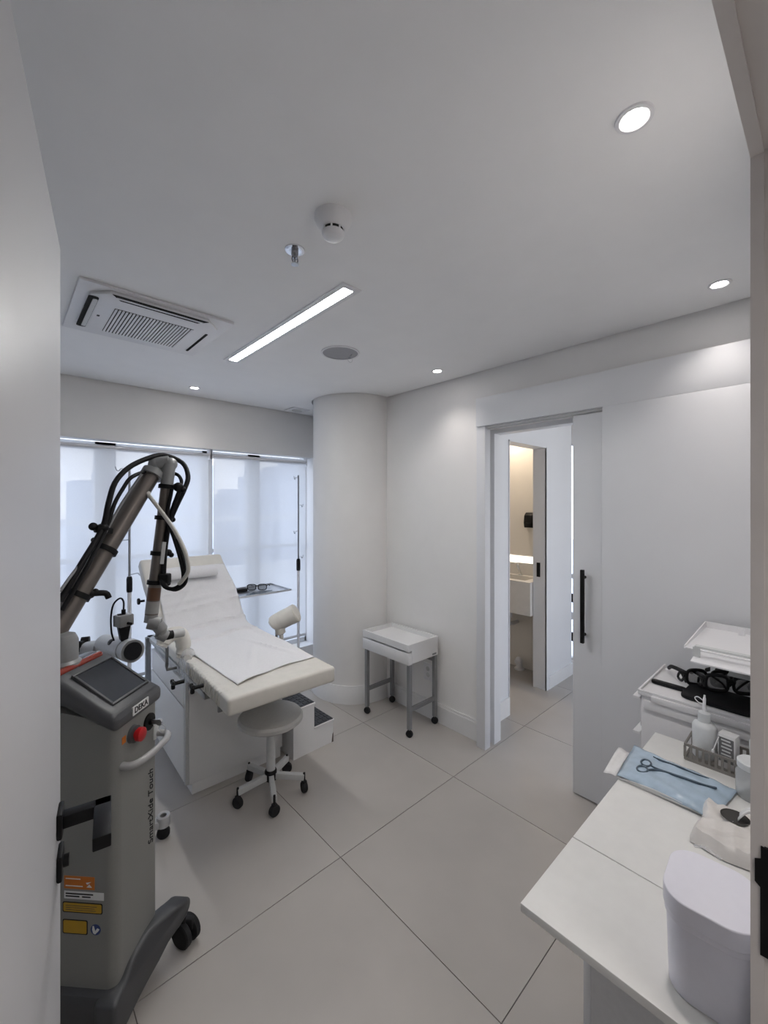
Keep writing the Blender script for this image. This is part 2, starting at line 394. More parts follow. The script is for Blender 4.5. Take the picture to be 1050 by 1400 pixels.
lt = thing('strip_light', 'long narrow recessed ceiling strip light', 'light', (1.024, 1.878, HC))
obj('frame', B().box(-.046, .046, -.585, -.56, -.006, 0).box(-.046, .046, .56, .585, -.006, 0).box(-.046, -.0235, -.56, .56, -.006, 0).box(.0235, .046, -.56, .56, -.006, 0), WPLAS, lt, False)
obj('diffuser', B().box(-.0235, .0235, -.56, .56, -.004, -.001), STRIPM, lt, False)

sm = thing('smoke_detector', 'white conical smoke detector on the ceiling', 'smoke detector', (.735, 1.02, HC))
obj('base', B().lathe([(0, 0), (.056, 0), (.056, -.010), (.050, -.024), (.038, -.036), (.034, -.039), (0, -.039)]), WPLAS, sm)
obj('vent_ring', B().lathe([(.030, -.038), (.031, -.050), (0, -.050)]), DARK, sm)
obj('cap', B().lathe([(0, -.0485), (.034, -.049), (.034, -.053), (.030, -.061), (.022, -.065), (0, -.066)]), WPLAS, sm)
for k in range(8):
    a = 2*PI*k/8; obj('rib', B().bar((.032*math.cos(a), .032*math.sin(a), -.038), (.032*math.cos(a), .032*math.sin(a), -.050), .004, .004), WPLAS, sm, False)
spk = thing('sprinkler', 'chrome fire sprinkler head hanging from the ceiling', 'sprinkler', (.735, 1.24, HC))
DCH = mat('dark_chrome', (.30, .30, .32), .18, 1.)
obj('escutcheon', B().lathe([(0, -.002), (.018, -.006), (.033, -.004), (.034, 0), (0, 0)]), CHROME, spk)
obj('body', B().lathe([(0, 0), (.012, 0), (.012, -.018), (.009, -.022), (.009, -.030), (0, -.030)]), DCH, spk)
obj('yoke', B().tube([(-.009, 0, -.026), (-.011, 0, -.036), (-.004, 0, -.048)], .0022).tube([(.009, 0, -.026), (.011, 0, -.036), (.004, 0, -.048)], .0022).cyl((0, 0, -.028), (0, 0, -.048), .003), DCH, spk)
obj('deflector', B().lathe([(0, -.047), (.012, -.048), (.013, -.051), (.004, -.052), (0, -.052)]), STEEL, spk)
so = thing('ceiling_speaker', 'round grey ceiling speaker with a small hanging ring', 'speaker', (1.425, 1.908, HC))
obj('rim', B().lathe([(.098, 0), (.109, 0), (.108, -.006), (.099, -.006)], seg=48), WPLAS, so)
obj('grille', B().lathe([(0, -.0045), (.099, -.004), (.099, -.001), (0, -.001)], seg=48), GRILLE, so)
obj('pull_ring', B().tube([(.016*math.cos(2*PI*k/12)+.03, -.05, .016*math.sin(2*PI*k/12)-.045) for k in range(12)], .0009, 6, 2, True).tube([(.03, -.05, -.029), (.055, -.03, -.004)], .0008, 6, 1), STEEL, so)
def downlight(x, y, lb, zc=HC, warm=(1, .93, .88), e=SPOT, soft=.03, cone=108):
    t = thing('downlight', lb, 'light', (x, y, zc), group='recessed downlights')
    obj('ring', B().lathe([(.024, -.001), (.030, -.005), (.038, -.004), (.039, 0), (.024, 0)], seg=32), WPLAS, t)
    obj('lens', B().lathe([(0, -.003), (.0245, -.002), (.0245, -.001), (0, -.001)], seg=24), LENSM, t)
    L = bpy.data.lights.new('downlight_lamp', 'SPOT'); L.energy = e; L.color = warm; L.spot_size = math.radians(cone); L.spot_blend = .9; L.shadow_soft_size = soft
    o = bpy.data.objects.new('downlight_lamp', L); C.collection.objects.link(o); o.parent = t; o.location = (0, 0, -.008)
downlight(1.04, .304, 'largest downlight near the top right of the ceiling', e=22, cone=150)
downlight(2.068, .307, 'downlight above the sliding door panel')
downlight(2.081, 1.745, 'downlight above the left end of the door header')
downlight(1.062, 3.215, 'small far downlight close to the window wall', e=6)
cv = thing('ceiling_vent', 'small square white ceiling vent beside the column', 'vent', (2.04, 3.335, HC))
cv.location.x = 2.0
obj('plate', B().box(-.085, .085, -.085, .085, -.008, 0, .003), WPLAS, cv)
obj('disc', B().lathe([(0, -.016), (.045, -.014), (.05, -.008), (0, -.008)]), LGREY, cv)

# ================================================================== ROLLER BLINDS
def blind(x0, x1, lb):
    t = thing('roller_blind', lb, 'blind', ((x0+x1)/2, 3.55, 0))
    h = (x1-x0)/2
    obj('roller_tube', B().cyl((-h, 0, 1.957), (h, 0, 1.957), .020), WPLAS, t)
    obj('fabric', B().box(-h+.012, h-.012, -.0211, -.0203, .29, 1.957), FABRIC, t, False)
    obj('bottom_bar', B().box(-h+.01, h-.01, -.029, -.012, .268, .292, .003), WPLAS, t)
    for s in (-1, 1): obj('bracket', B().box(s*h-.004*(s > 0)-.0, s*h+.004*(s < 0)+.004*(s > 0), -.025, .03, 1.925, 2.007), WPLAS, t, False)
blind(-.88, 1.288, 'wide white screen roller blind over the left of the window')
blind(1.306, 2.225, 'narrower white screen roller blind next to the column')

# ================================================================== LASER MACHINE
R = thing('laser_machine', 'grey medical laser console on casters with an articulated arm', 'medical laser', (.2455, 1.406, 0), -math.radians(46.72))
b = B().prism(rrect(-.50, 0, 0, .208, .03), .12, .90, 'z')
for v in b.bm.verts:
    if v.co.z > .5: v.co.z = .915+.40*min(-v.co.x, .2)
obj('body', b, MBODY, R)
prof = [(.006, .893), (.009, .930), (.001, .945), (-.022, .953), (-.165, 1.038), (-.205, 1.056), (-.235, 1.056), (-.30, 1.035), (-.505, 1.0), (-.505, .965), (-.30, .985), (-.16, .966), (-.05, .915)]
head = obj('console', B().prism(prof, -.008, .216, 'y', .017, 4), MHEAD, R)
th = math.atan2(1.0335-.957, .157-.035)
SM = basis((0, 1, 0), (-math.cos(th), 0, math.sin(th)), (math.sin(th), 0, math.cos(th)), (-.035, .1125, .9605))
obj('screen', B().box(-.074, .074, .002, .142, -.003, .0015, 0, 2, SM), MSCREEN, R, False)
fr = B()
for q in ((-.082, .082, -.006, .002), (-.082, .082, .142, .150), (-.082, -.074, .002, .142), (.074, .082, .002, .142)): fr.box(*q, -.004, .0065, .002, 2, SM)
obj('screen_bezel', fr, MHEAD, R)
obj('warning_lamp', B().tube([(-.196, .005, 1.050), (-.196, .185, 1.050)], .0115, 14, 1).ball((-.196, .005, 1.05), .0115).ball((-.196, .185, 1.05), .0115), REDBAR, R)['label'] = 'long red orange lamp bar'
obj('lock_mark', B().box(-.212, -.204, .205-.012, .205-.004, 1.0555, 1.0572), PAPER, R, False)
fx = .0095
st = obj('brand_sticker', B().box(fx-.003, fx+.0008, .063, .137, .9125, .9385), PAPER, R, False)
text('lettering', 'DEKA', .0245, basis((0, 1, 0), (0, 0, 1), (1, 0, 0), (fx+.001, .1, .9255)), INK, st, bold=.0004, align='CENTER')
text('lettering', 'SmartXide Touch', .034, basis((0, 0, 1), (0, -1, 0), (1, 0, 0), (.0004, .163, .443)), INK, R, bold=.0001, shear=.35)
obj('emergency_button', B().cyl((0, .076, .852), (.010, .076, .852), .027, .025), MHEAD, R)
e = obj('button_cap', B().lathe([(0, .034), (.016, .034), (.020, .031), (.020, .018), (.012, .016), (.012, .008), (0, .008)], (0, .076, .852), (1, 0, 0)), RED, R); e['label'] = 'red emergency stop cap'
obj('caution_label', B().box(0, .0008, .028, .044, .845, .866), ORANGE, R, False)
obj('key_switch', B().cyl((0, .152, .850), (.006, .152, .850), .026).cyl((0, .152, .85), (.014, .152, .85), .010), BLKP, R)
obj('key', B().box(.012, .040, .149, .155, .842, .858, .002).cyl((.036, .148, .850), (.036, .156, .85), .010).tube([(.046+.011*math.cos(2*PI*k/12), .152, .828+.014*math.sin(2*PI*k/12)) for k in range(12)], .0012, 6, 2, True), STEEL, R)
obj('front_handle', B().tube([(-.004, .030, .783), (.020, .030, .783), (.040, .045, .785), (.052, .085, .788), (.054, .130, .790), (.052, .165, .790), (.040, .190, .790), (.018, .196, .790), (-.004, .196, .790)], .0105, 12), mat('handle_grey', (.40, .40, .40), .4), R)
obj('handle_mount', B().box(-.001, .004, .175, .205, .775, .825, .002), LGREY, R)
# near-side labels
def lab(y_, x0, x1, z0, z1, m, nm='label_plate'): return obj(nm, B().box(x0, x1, -y_, .001, z0, z1), m, R, False)
o = lab(.0006, -.155, -.062, .440, .477, ORANGE); obj('print_line', B().box(-.150, -.105, -.0012, -.0006, .468, .4705).box(-.150, -.098, -.0012, -.0006, .4475, .450).prism([(-.088, .460), (-.072, .463), (-.084, .455)], -.0012, -.0006, 'y').prism([(-.086, .447), (-.070, .447), (-.078, .456)], -.0012, -.0006, 'y'), PAPER, o, False)
o = lab(.0006, -.155, -.034, .411, .433, PAPER); obj('print_line', B().box(-.150, -.066, -.0012, -.0006, .4245, .428).box(-.150, -.108, -.0012, -.0006, .417, .4205).box(-.10, -.074, -.0012, -.0006, .417, .4205), INK, o, False)
o = obj('label_plate', B().prism(rrect(-.16, -.038, .371, .402, .005), -.0005, .001, 'y'), INK, R); obj('label_field', B().prism(rrect(-.157, -.041, .374, .399, .004), -.0009, -.0005, 'y'), YELLOW, o); obj('print_line', B().box(-.15, -.055, -.0013, -.0009, .391, .3925).box(-.15, -.062, -.0013, -.0009, .385, .3865).box(-.15, -.058, -.0013, -.0009, .379, .3805), WOOD, o, False)
o = obj('label_plate', B().prism(rrect(-.16, -.083, .309, .351, .005), -.0005, .001, 'y'), INK, R); obj('label_field', B().prism(rrect(-.157, -.0865, .312, .348, .004), -.0009, -.0005, 'y'), YELLOW, o)
o = obj('label_plate', B().cyl((-.059, -.0005, .326), (-.059, .001, .326), .0155, None, 28), BLUE, R)
obj('print_mark', B().prism([(-.069, .326), (-.066, .316), (-.060, .313), (-.050, .323), (-.047, .328), (-.054, .331), (-.060, .322), (-.064, .337), (-.068, .336)], -.0011, -.0005, 'y'), PAPER, o, False)
# skirt and feet
MSK = mat('laser_skirt', (.06, .062, .067), .42, var=.03, scale=250)
obj('base_skirt', B().prism(rrect(-.54, .012, -.022, .23, .035), .045, .155, 'z', .012, 2, 'caps'), MSK, R)
def sst(t): t = max(0, min(1, t)); return t*t*(3-2*t)
SK = [(-.035, .03), (-.035, .150), (.02, .155), (.055, .178), (.13, .193), (.22, .190), (.262, .180), (.284, .164), (.284, .140), (.262, .122), (.225, .112), (.195, .098), (.165, .062), (.13, .038), (.08, .03)]
b = B().prism(SK, -.05, .016, 'x', .011, 3)
for v in b.bm.verts: v.co.x += .055*sst((v.co.y-.11)/.15)+.010*sst((.06-v.co.y)/.09)
ft = obj('foot', b, MSK, R)
cx, cy = .052, .283; cw = B()
for q in (-1, 1): cw.lathe([(0, q*.007), (.036, q*.007), (.042, q*.011), (.042, q*.026), (.037, q*.030), (0, q*.030)], (cx, cy, .0425), (.35, .94, 0), 24)
cw.cyl((cx, cy-.012, .0425), (cx, cy+.012, .0425), .012).cyl((cx-.004, cy-.01, .05), (cx-.004, cy-.01, .135), .009).box(cx-.028, cx+.028, cy-.010, cy+.010, .052, .092, .006)
obj('caster', cw, RUBBER, ft)
for y in (-.03, .24):
    obj('caster', B().lathe([(0, -.02), (.04, -.02), (.044, -.015), (.044, .015), (.04, .02), (0, .02)], (-.47, y, .0445), (0, 1, 0), 24).box(-.49, -.45, y-.008, y+.008, .05, .1), RUBBER, R)
# articulated arm
ab = obj('arm_base', B().lathe([(0, .99), (.055, .99), (.055, 1.03), (.046, 1.05), (.046, 1.062), (.038, 1.07), (.038, 1.13), (.030, 1.148), (.018, 1.152), (0, 1.152)], (-.232, .085, 0)), JOINT, R)
A0 = Vector((-.275, .070, 1.120)); A1 = Vector((-.172, .43, 1.667))
dA = (A1-A0).normalized()
ua = obj('upper_arm', B().cyl(A0, A1, .0335, .0300, 28), TUBE, R)
obj('end_ring', B().cyl(A1-dA*.004, A1+dA*.020, .041, .041, 28), JOINT, ua)
K = Vector((-.160, .455, 1.722))
kn = obj('elbow_joint', B().cyl(A1, A1+dA*.055, .026).cyl(Vector((-.168, .448, 1.712)), Vector((-.120, .466, 1.722)), .027).ball((-.166, .448, 1.712), .028).ball((-.118, .467, 1.715), .0275), JOINT, R)
F0 = Vector((-.118, .461, 1.715)); F1 = Vector((-.160, .412, 1.125)); dF = (F1-F0).normalized()
fa = obj('forearm', B().cyl(F0+dF*.07, F1, .0215, .0235, 24), TUBE, R)
obj('top_sleeve', B().cyl(F0, F0+dF*.10, .0245, .0235, 24), JOINT, fa)
obj('end_sleeve', B().cyl(F1-dF*.052, F1-dF*.006, .0242, .0242, 24), mat('sleeve_grey', (.36, .36, .35), .4), fa)
obj('warning_band', B().cyl(F1-dF*.105, F1-dF*.056, .0238, .0238, 24), mat('brown_band', (.13, .06, .03), .4), fa)
mid = F0+dF*.31+Vector((.026, -.016, 0))
obj('serial_label', B().bar(mid-dF*.0, mid+dF*.085, .013, .014, 0, (.7, -.7, 0)), PAPER, fa, False)
def clamp(c, ax, r, side, nm):
    c = Vector(c); ax = Vector(ax).normalized(); side = Vector(side)
    b = B().cyl(c-ax*.008, c+ax*.008, r+.006, r+.006, 24)
    b.ball(c+side*(r+.012), .014).cyl(c+side*r*.5, c+side*(r+.016), .011).ball(c+side*(r+.024)+ax*.01, .010)
    obj(nm, b, BLKP, R)
rt = Vector((.68, .62, .1)); 
clamp(A0.lerp(A1, .50), dA, .0335, (-.75, -.1, .45), 'cable_clamp')
clamp(A0.lerp(A1, .245), dA, .0340, (.55, .55, -.05), 'cable_clamp')
for k, f in enumerate((.155, .365, .60, .79)): clamp(F0.lerp(F1, f), dF, .0235, (.72, .65, 0) if k != 1 else (.6, .5, .05), 'cable_clamp')
obj('cable_clamp', B().ball((-.212, .222, 1.472), .020, (1, 1, .8)).ball((-.232, .205, 1.478), .014).bar((-.225, .205, 1.468), (-.20, .25, 1.46), .030, .022, .005), BLKP, R)
obj('cable_clamp', B().ball((-.075, .452, 1.622), .019).ball((-.058, .458, 1.612), .012), BLKP, R)
obj('cable_clamp', B().box(-.128, -.088, .40, .43, 1.245, 1.285, .006), BLKP, R)
obj('clamp_knob', B().tube([A0.lerp(A1, .245)+Vector((.03, .03, 0)), A0.lerp(A1, .245)+Vector((.055, .055, -.004)), A0.lerp(A1, .245)+Vector((.062, .062, -.022))], .010, 10), BLKP, R)
HA = [(-0.218, 0.055, 1.259), (-0.207, 0.126, 1.365), (-0.208, 0.217, 1.472), (-0.21, 0.246, 1.552), (-0.215, 0.286, 1.631), (-0.206, 0.345, 1.690), (-0.180, 0.41, 1.730), (-0.15, 0.475, 1.752), (-0.095, 0.515, 1.725), (-0.062, 0.500, 1.670), (-0.060, 0.475, 1.621), (-0.082, 0.455, 1.552), (-0.100, 0.445, 1.501)]
HB = [(-0.213, 0.056, 1.23), (-0.197, 0.127, 1.341), (-0.203, 0.227, 1.467), (-0.204, 0.267, 1.552), (-0.2, 0.307, 1.611), (-0.192, 0.345, 1.656), (-0.175, 0.42, 1.682), (-0.12, 0.500, 1.680), (-0.085, 0.490, 1.652), (-0.075, 0.465, 1.615)]
WI = [(-0.201, 0.037, 1.294), (-0.209, 0.106, 1.349), (-0.201, 0.207, 1.44), (-0.194, 0.288, 1.552), (-0.154, 0.345, 1.667)]
LO = [(-0.086, 0.426, 1.615), (-0.103, 0.424, 1.509), (-0.066, 0.407, 1.425), (-0.035, 0.399, 1.342), (-0.024, 0.4, 1.277), (-0.035, 0.399, 1.246), (-0.066, 0.397, 1.229), (-0.096, 0.395, 1.238), (-0.116, 0.403, 1.261)]
BU = [(-0.070, 0.455, 1.609), (-0.092, 0.445, 1.538), (-0.105, 0.44, 1.481), (-0.114, 0.43, 1.396), (-0.117, 0.425, 1.325), (-0.114, 0.415, 1.261)]
WT = [(-0.158, 0.386, 1.594), (-0.127, 0.378, 1.561), (-0.094, 0.390, 1.51), (-0.043, 0.378, 1.45), (-0.004, 0.371, 1.381), (0.009, 0.372, 1.332), (0.009, 0.372, 1.299), (-0.015, 0.38, 1.267), (-0.035, 0.389, 1.251)]
obj('thick_hose', B().tube(HA, .0095), BLKP, R); obj('thin_hose', B().tube(HB, .007), BLKP, R); obj('wire', B().tube(WI, .0045), ALU, R)
obj('hose_loop', B().tube(LO, .0075).tube([(x+.012, y, z-.004) for x, y, z in LO[2:]], .006), BLKP, R); obj('hose_bundle', B().tube(BU, .0095), BLKP, R)
obj('milky_tube', B().tube(WT, .0075).ball(WT[0], .011), CLEARW, R)
wr = obj('wrist_joint', B().cyl((-.166, .404, 1.098), (-.130, .418, 1.086), .0265).cyl(F1-dF*.01, (-.162, .408, 1.096), .023).cyl((-.140, .414, 1.088), (-.126, .424, 1.062), .024).cyl((-.140, .424, 1.048), (-.118, .442, 1.030), .022).cyl((-.126, .424, 1.075), (-.134, .430, 1.035), .020), JOINT, R)
obj('handpiece', B().cyl((-.128, .436, 1.034), (-.098, .474, 1.032), .0165).lathe([(.0175, 0), (.0175, .012)], (-.120, .446, 1.0335), (.6, .76, 0)), BLKP, wr)
obj('handpiece_tip', B().cyl((-.106, .464, 1.033), (-.080, .498, 1.031), .017), LGREY, wr)

# ================================================================== VIDEO COLPOSCOPE BEHIND THE LASER
S = thing('colposcope', 'grey twin barrel examination scope on a casters stand behind the laser', 'examination scope', (.33, 2.2, 0))
obj('post', B().cyl((0, 0, .08), (0, 0, .90), .022), LGREY, S)
obj('base_hub', B().lathe([(0, .06), (.06, .06), (.05, .12), (.024, .15), (0, .15)]), SHIELD, S)
for k, a in enumerate((-19, 101, 221)):
    c, s_ = math.cos(math.radians(a)), math.sin(math.radians(a))
    L = obj('leg', B().bar((.03*c, .03*s_, .085), (.235*c, .235*s_, .075), .045, .035, .008), SHIELD, S)
    obj('caster_ring', B().lathe([(.014, .062), (.028, .062), (.028, .108), (.024, .112), (.014, .108)], (.245*c, .245*s_, 0)), SHIELD, L)
    obj('caster', B().lathe([(0, -.012), (.024, -.012), (.028, -.008), (.028, .008), (.024, .012), (0, .012)], (.245*c, .245*s_, .0285), (-s_, c, 0)).cyl((.245*c, .245*s_, .03), (.245*c, .245*s_, .062), .006), RUBBER, L)
ax = Vector((.081, -.252, .022)).normalized(); p0 = Vector((.02, .04, .925)); p1 = Vector((.076, -.234, .948))
hd = obj('barrel', B().cyl(p0, p1, .040, .043, 28).cyl(p0.lerp(p1, .72), p0.lerp(p1, .80), .0445).cyl(p0.lerp(p1, .86), p1, .046), SHIELD, S)
obj('lens', B().cyl(p1-ax*.002, p1+ax*.004, .036, .036, 28), mat('lens_black', (.01, .01, .012), .1), hd)
obj('barrel_slot', B().ball(p0.lerp(p1, .45)+Vector((-.012, -.01, .022)), .030, (.8, 1.1, .6)), BLKP, hd)
hb = obj('rear_barrel', B().cyl((-.03, .14, .885), (.012, .04, .905), .034, .040).ball((-.045, .20, .88), .034), SHIELD, S)
obj('focus_knob', B().cyl((-.085, .17, .90), (-.045, .15, .90), .024).cyl((-.045, .21, .905), (-.015, .20, .905), .022), BLKP, hb)
cm = obj('camera_box', B().box(-.030, .030, -.026, .026, 1.043, 1.092, .006, 2, Matrix.Translation((.054, -.173, 0)) @ Matrix.Rotation(math.radians(20), 4, 'Z')), mat('camera_grey', (.26, .26, .26), .35, .3), S)
obj('camera_mount', B().prism([(-.022, 1.043), (.022, 1.043), (.012, .985), (-.012, .985)], -.02, .02, 'y', M=Matrix.Translation((.054, -.173, 0))), BLKP, cm)
obj('camera_socket', B().cyl((.054, -.173, 1.092), (.054, -.173, 1.112), .008).box(.032, .050, -.182, -.166, 1.092, 1.096).cyl((.066, -.198, 1.058), (.074, -.214, 1.056), .006), BLKP, cm)
obj('camera_cable', B().tube([(.054, -.173, 1.11), (.054, -.173, 1.145), (.042, -.168, 1.160), (.020, -.158, 1.135), (.012, -.155, 1.08), (.014, -.157, 1.02), (.022, -.16, .985)], .0035), BLKP, cm)

# ================================================================== TREATMENT BED
T = thing('treatment_bed', 'white cabinet based examination bed with raised backrest', 'treatment bed', (.724, 1.775, 0), -math.radians(1.5))
cab = obj('cabinet', B().box(0, .54, .545, 1.30, .065, .615, .002), MDF, T)
obj('plinth', B().box(.02, .535, .560, 1.28, 0, .065), MDF, cab, False)
dr = obj('drawer', B().box(-.018, -.002, .575, 1.29, .475, .600, .002), MDF, cab)
dd = obj('cabinet_door', B().box(-.018, -.002, .575, 1.29, .075, .465, .002), MDF, cab)
obj('corner_post', B().box(-.018, -.001, .545, .568, .07, .61, .001), LGREY, cab)
fm = obj('frame', B().box(.0, .03, .30, 1.50, .605, .632).box(.53, .56, .30, 1.50, .605, .632).box(.0, .56, 1.46, 1.50, .605, .632).box(.0, .56, .30, .33, .605, .632), LGREY, T, False)
obj('rear_post', B().box(-.02, .012, 1.44, 1.47, 0, .632), ALU, T, False); obj('rear_post', B().box(.535, .565, 1.44, 1.47, 0, .632), ALU, T, False)
obj('support_bracket', B().box(.045, .065, .24, .252, .55, .64).box(.045, .065, .2, .40, .61, .64), ALU, T, False)
def pad(x0, x1, y0, y1, z0, z1, r): return B().box(x0, x1, y0, y1, z0, z1, r, 4)
def sub(b, n=1):
    bmesh.ops.subdivide_edges(b.bm, edges=b.bm.edges[:], cuts=n, use_grid_fill=True); return b
fc = obj('foot_cushion', pad(.0, .56, 0, .715, .632, .712, .015), VINYL, T)
obj('seat_cushion', pad(.0, .56, .722, 1.16, .632, .712, .022), VINYL, T)
# ribs of gathered vinyl on the long left side of the foot cushion
rb = B()
for k in range(17):
    y = .09+.030*k; rb.tube([(-.002, y+.012, .645), (-.004, y+.010, .675), (.003, y+.006, .705), (.020, y, .7115), (.060-.015*(k % 3), y-.006, .711)], [.002, .003, .0032, .0015, .0005], 6, 3)
obj('vinyl_gathers', rb, VINYL, T)
th = math.radians(50); c5, s5 = math.cos(th), math.sin(th)
BM = basis((1, 0, 0), (0, c5, s5), (0, -s5, c5), (0, 1.13, .690))
b = B().prism([(.0, 0), (.56, 0), (.555, .22), (.535, .42), (.515, .615), (-.045, .615), (-.035, .42), (-.015, .22)], -.075, .012, 'z', .018, 3)
bmesh.ops.transform(b.bm, matrix=BM, verts=b.bm.verts[:])
obj('backrest', b, VINYL, T)
obj('backrest_knob', B().cyl((-.05, 1.47, .885), (-.022, 1.47, .885), .008).lathe([(0, 0), (.018, 0), (.022, .004), (.022, .012), (.018, .016), (0, .016)], (-.066, 1.47, .885), (1, 0, 0)), BLKP, T)
def star(x, y, z, nm='clamp_knob'):
    b = B().cyl((x, y, z), (x+.05, y, z), .009)
    for k in range(3):
        a = 2*PI*k/3+.5; b.bar((x, y, z), (x, y+.026*math.cos(a), z+.026*math.sin(a)), .018, .018, .006, (1, 0, 0))
    obj(nm, b, BLKP, T)
star(-.115, .40, .682); star(-.065, .27, .690)
# leg supports
for sd in (-1, 1):
    bx = -.05 if sd < 0 else .62
    cx = (.56+.09) if sd > 0 else -.06
    ls = obj('leg_support', B().tube([(.02 if sd < 0 else .54, .78, .618), (bx, .78, .622), (bx, .78, .64), (bx, .775, .75)], .009, 8, 1), ALU, T)
    if sd < 0:
        M = Matrix.Translation((-.035, .69, .80)) @ Matrix.Rotation(math.radians(20), 4, 'Z')
        b = B().tube([(-.075, 0, -.005), (-.055, 0, .022), (-.01, 0, .042), (.035, .0, .028), (.055, .0, -.02), (.050, 0, -.075), (.032, 0, -.105)], [.030, .036, .038, .040, .040, .034, .024], 16, 5)
    else:
        M = Matrix.Translation((.672, .747, .790))
        b = B().tube([(-.062, .055, -.052), (-.045, .04, -.030), (0, 0, 0), (.045, -.04, .030), (.055, -.049, .037)], [.045, .058, .060, .062, .056], 18, 5)
        b.tube([(-.035, .03, -.03), (-.030, .02, -.085), (-.02, .02, -.14)], [.05, .034, .014], 12, 4)
    bmesh.ops.transform(b.bm, matrix=M, verts=b.bm.verts[:])
    obj('support_pad', b, VINYL, ls)
obj('wrap_film', B().tube([(.01, .60, .72), (.03, .66, .722), (.035, .735, .70)], [.02, .035, .02], 10, 3), FILM, T)
obj('wrap_film', B().grid(lambda u, v: Vector((-.006+.004*math.sin(u*19+v*7), .52+.20*u, .715-.13*v*(1+.12*math.sin(u*23)))), 14, 8), FILM, T)

# sheet and bolster lie on the bed
def prof_bed(v):    # arc length along the bed -> (y, z, normal)
    if v < 1.03: return Vector((0, v, .7145)), Vector((0, 0, 1))
    rad = .22; al = v-1.03
    if al < rad*th:
        a = al/rad; return Vector((0, 1.03+rad*math.sin(a), .7145+rad*(1-math.cos(a)))), Vector((0, -math.sin(a), math.cos(a)))
    p = Vector((0, 1.03+rad*s5, .7145+rad*(1-c5))); d = al-rad*th
    return p+Vector((0, c5, s5))*d, Vector((0, -s5, c5))
random.seed(3)
waves = [(random.uniform(4, 14), random.uniform(-9, 9), random.uniform(0, 6.28), random.uniform(.0008, .0022)) for _ in range(10)]
def sheet(u, v):
    vv = .175+v*1.44
    left = .035+.05*min(1, max(0, (.9-vv)/.7)); right = .575
    if vv > 1.2: right = .575-.055*(vv-1.2)/.4; left = .035-.0*(vv-1.2)
    x = left+(right-left)*u
    front = .035*math.sin(u*PI*.9+.3)*(1-v)**6 - .08*(1-u)*(1-v)**5
    p, n = prof_bed(vv+front)
    h = .004+sum(a*math.sin(f*x*2.2+g*vv+ph) for f, g, ph, a in waves)*1.4
    for c0, am, w in ((.86, .018, .011), (.89, .006, .02), (1.10, .018, .012), (1.14, .006, .02), (1.32, .007, .014), (1.26, .008, .012), (1.40, .006, .010)): h += am*math.exp(-((vv-c0-.06*u)/w)**2)
    h += .013*math.exp(-((x-.43+.3*(vv-.5))/.012)**2)*max(0, 1-abs(vv-.5)*4)+.010*math.exp(-((x-.30-.5*(vv-.45))/.016)**2)*max(0, 1-abs(vv-.42)*5)+.009*math.exp(-((x-.2-.8*(vv-1.38))/.014)**2)*max(0, 1-abs(vv-1.36)*6)
    h = max(h, .0022)
    q = p+n*h; q.x = x
    if x > .548: q -= n*min(.06, (x-.548)*1.6+.004); q.x = min(x, .566)
    return q
M = Matrix.Translation(T.location) @ Matrix.Rotation(-math.radians(1.5), 4, 'Z')
def world_obj(name, b, m, **k):
    bmesh.ops.transform(b.bm, matrix=M, verts=b.bm.verts[:]); return obj(name, b, m, **k)
tag(world_obj('bed_sheet', B().grid(sheet, 44, 110), SHEET, solid=.0012), 'creased white cotton sheet draped along the examination bed', 'sheet')
pc, pn = prof_bed(1.535)
b = B().tube([(.055, 0, 0), (.065, .002, .004), (.15, 0, .006), (.27, .001, .006), (.40, 0, .004), (.43, 0, 0)], [.030, .040, .043, .042, .043, .040, .034], 18, 5)
for v in b.bm.verts:
    co = v.co.copy(); k = .9+.03*math.sin(co.x*70)
    v.co = Vector((co.x, pc.y+co.y*c5-co.z*s5*.8*k+pn.y*.040, pc.z+co.y*s5+co.z*c5*.8*k+pn.z*.040))
tag(world_obj('bolster', b, SHEET), 'rolled white bolster pillow at the head of the bed', 'pillow')

# ================================================================== IV POLES
def pole(x, y, lb, rz):
    t = thing('drip_stand', lb, 'drip stand', (x, y, 0), rz)
    obj('upper_rod', B().cyl((0, 0, 1.0), (0, 0, 1.813), .0075, None, 14), mat('dull_chrome', (.33, .34, .36), .3, .9), t)
    obj('lower_tube', B().cyl((0, 0, .07), (0, 0, .97), .0125, None, 16), WPLAS, t)
    obj('height_grip', B().lathe([(0, .955), (.016, .957), (.018, .97), (.018, 1.045), (.014, 1.062), (0, 1.062)]), BLKP, t)
    for z, a in ((1.789, 222), (1.545, 40), (1.313, 222), (1.073, 40)):
        c, s_ = math.cos(math.radians(a)-rz), math.sin(math.radians(a)-rz)
        obj('hook', B().tube([(0, 0, z), (.07*c, .07*s_, z), (.085*c, .085*s_, z-.004), (.10*c, .10*s_, z-.018), (.118*c, .118*s_, z-.014), (.13*c, .13*s_, z+.008)], .0028, 7, 3), MATS['dull_chrome'], t)
    for k in range(4):
        a = PI/4+PI/2*k; c, s_ = math.cos(a), math.sin(a)
        lg = obj('leg', B().bar((0, 0, .075), (.16*c, .16*s_, .060), .022, .018, .004), WPLAS, t)
        obj('caster', B().lathe([(0, -.01), (.020, -.01), (.023, -.006), (.023, .006), (.020, .01), (0, .01)], (.165*c, .165*s_, .0235), (-s_, c, 0), 16).cyl((.165*c, .165*s_, .026), (.165*c, .165*s_, .062), .005), RUBBER, lg)
pole(.65, 3.25, 'chrome drip stand with hooks left of the bed head', 0.)
pole(1.98, 3.28, 'chrome drip stand with hooks beside the column', math.radians(0))

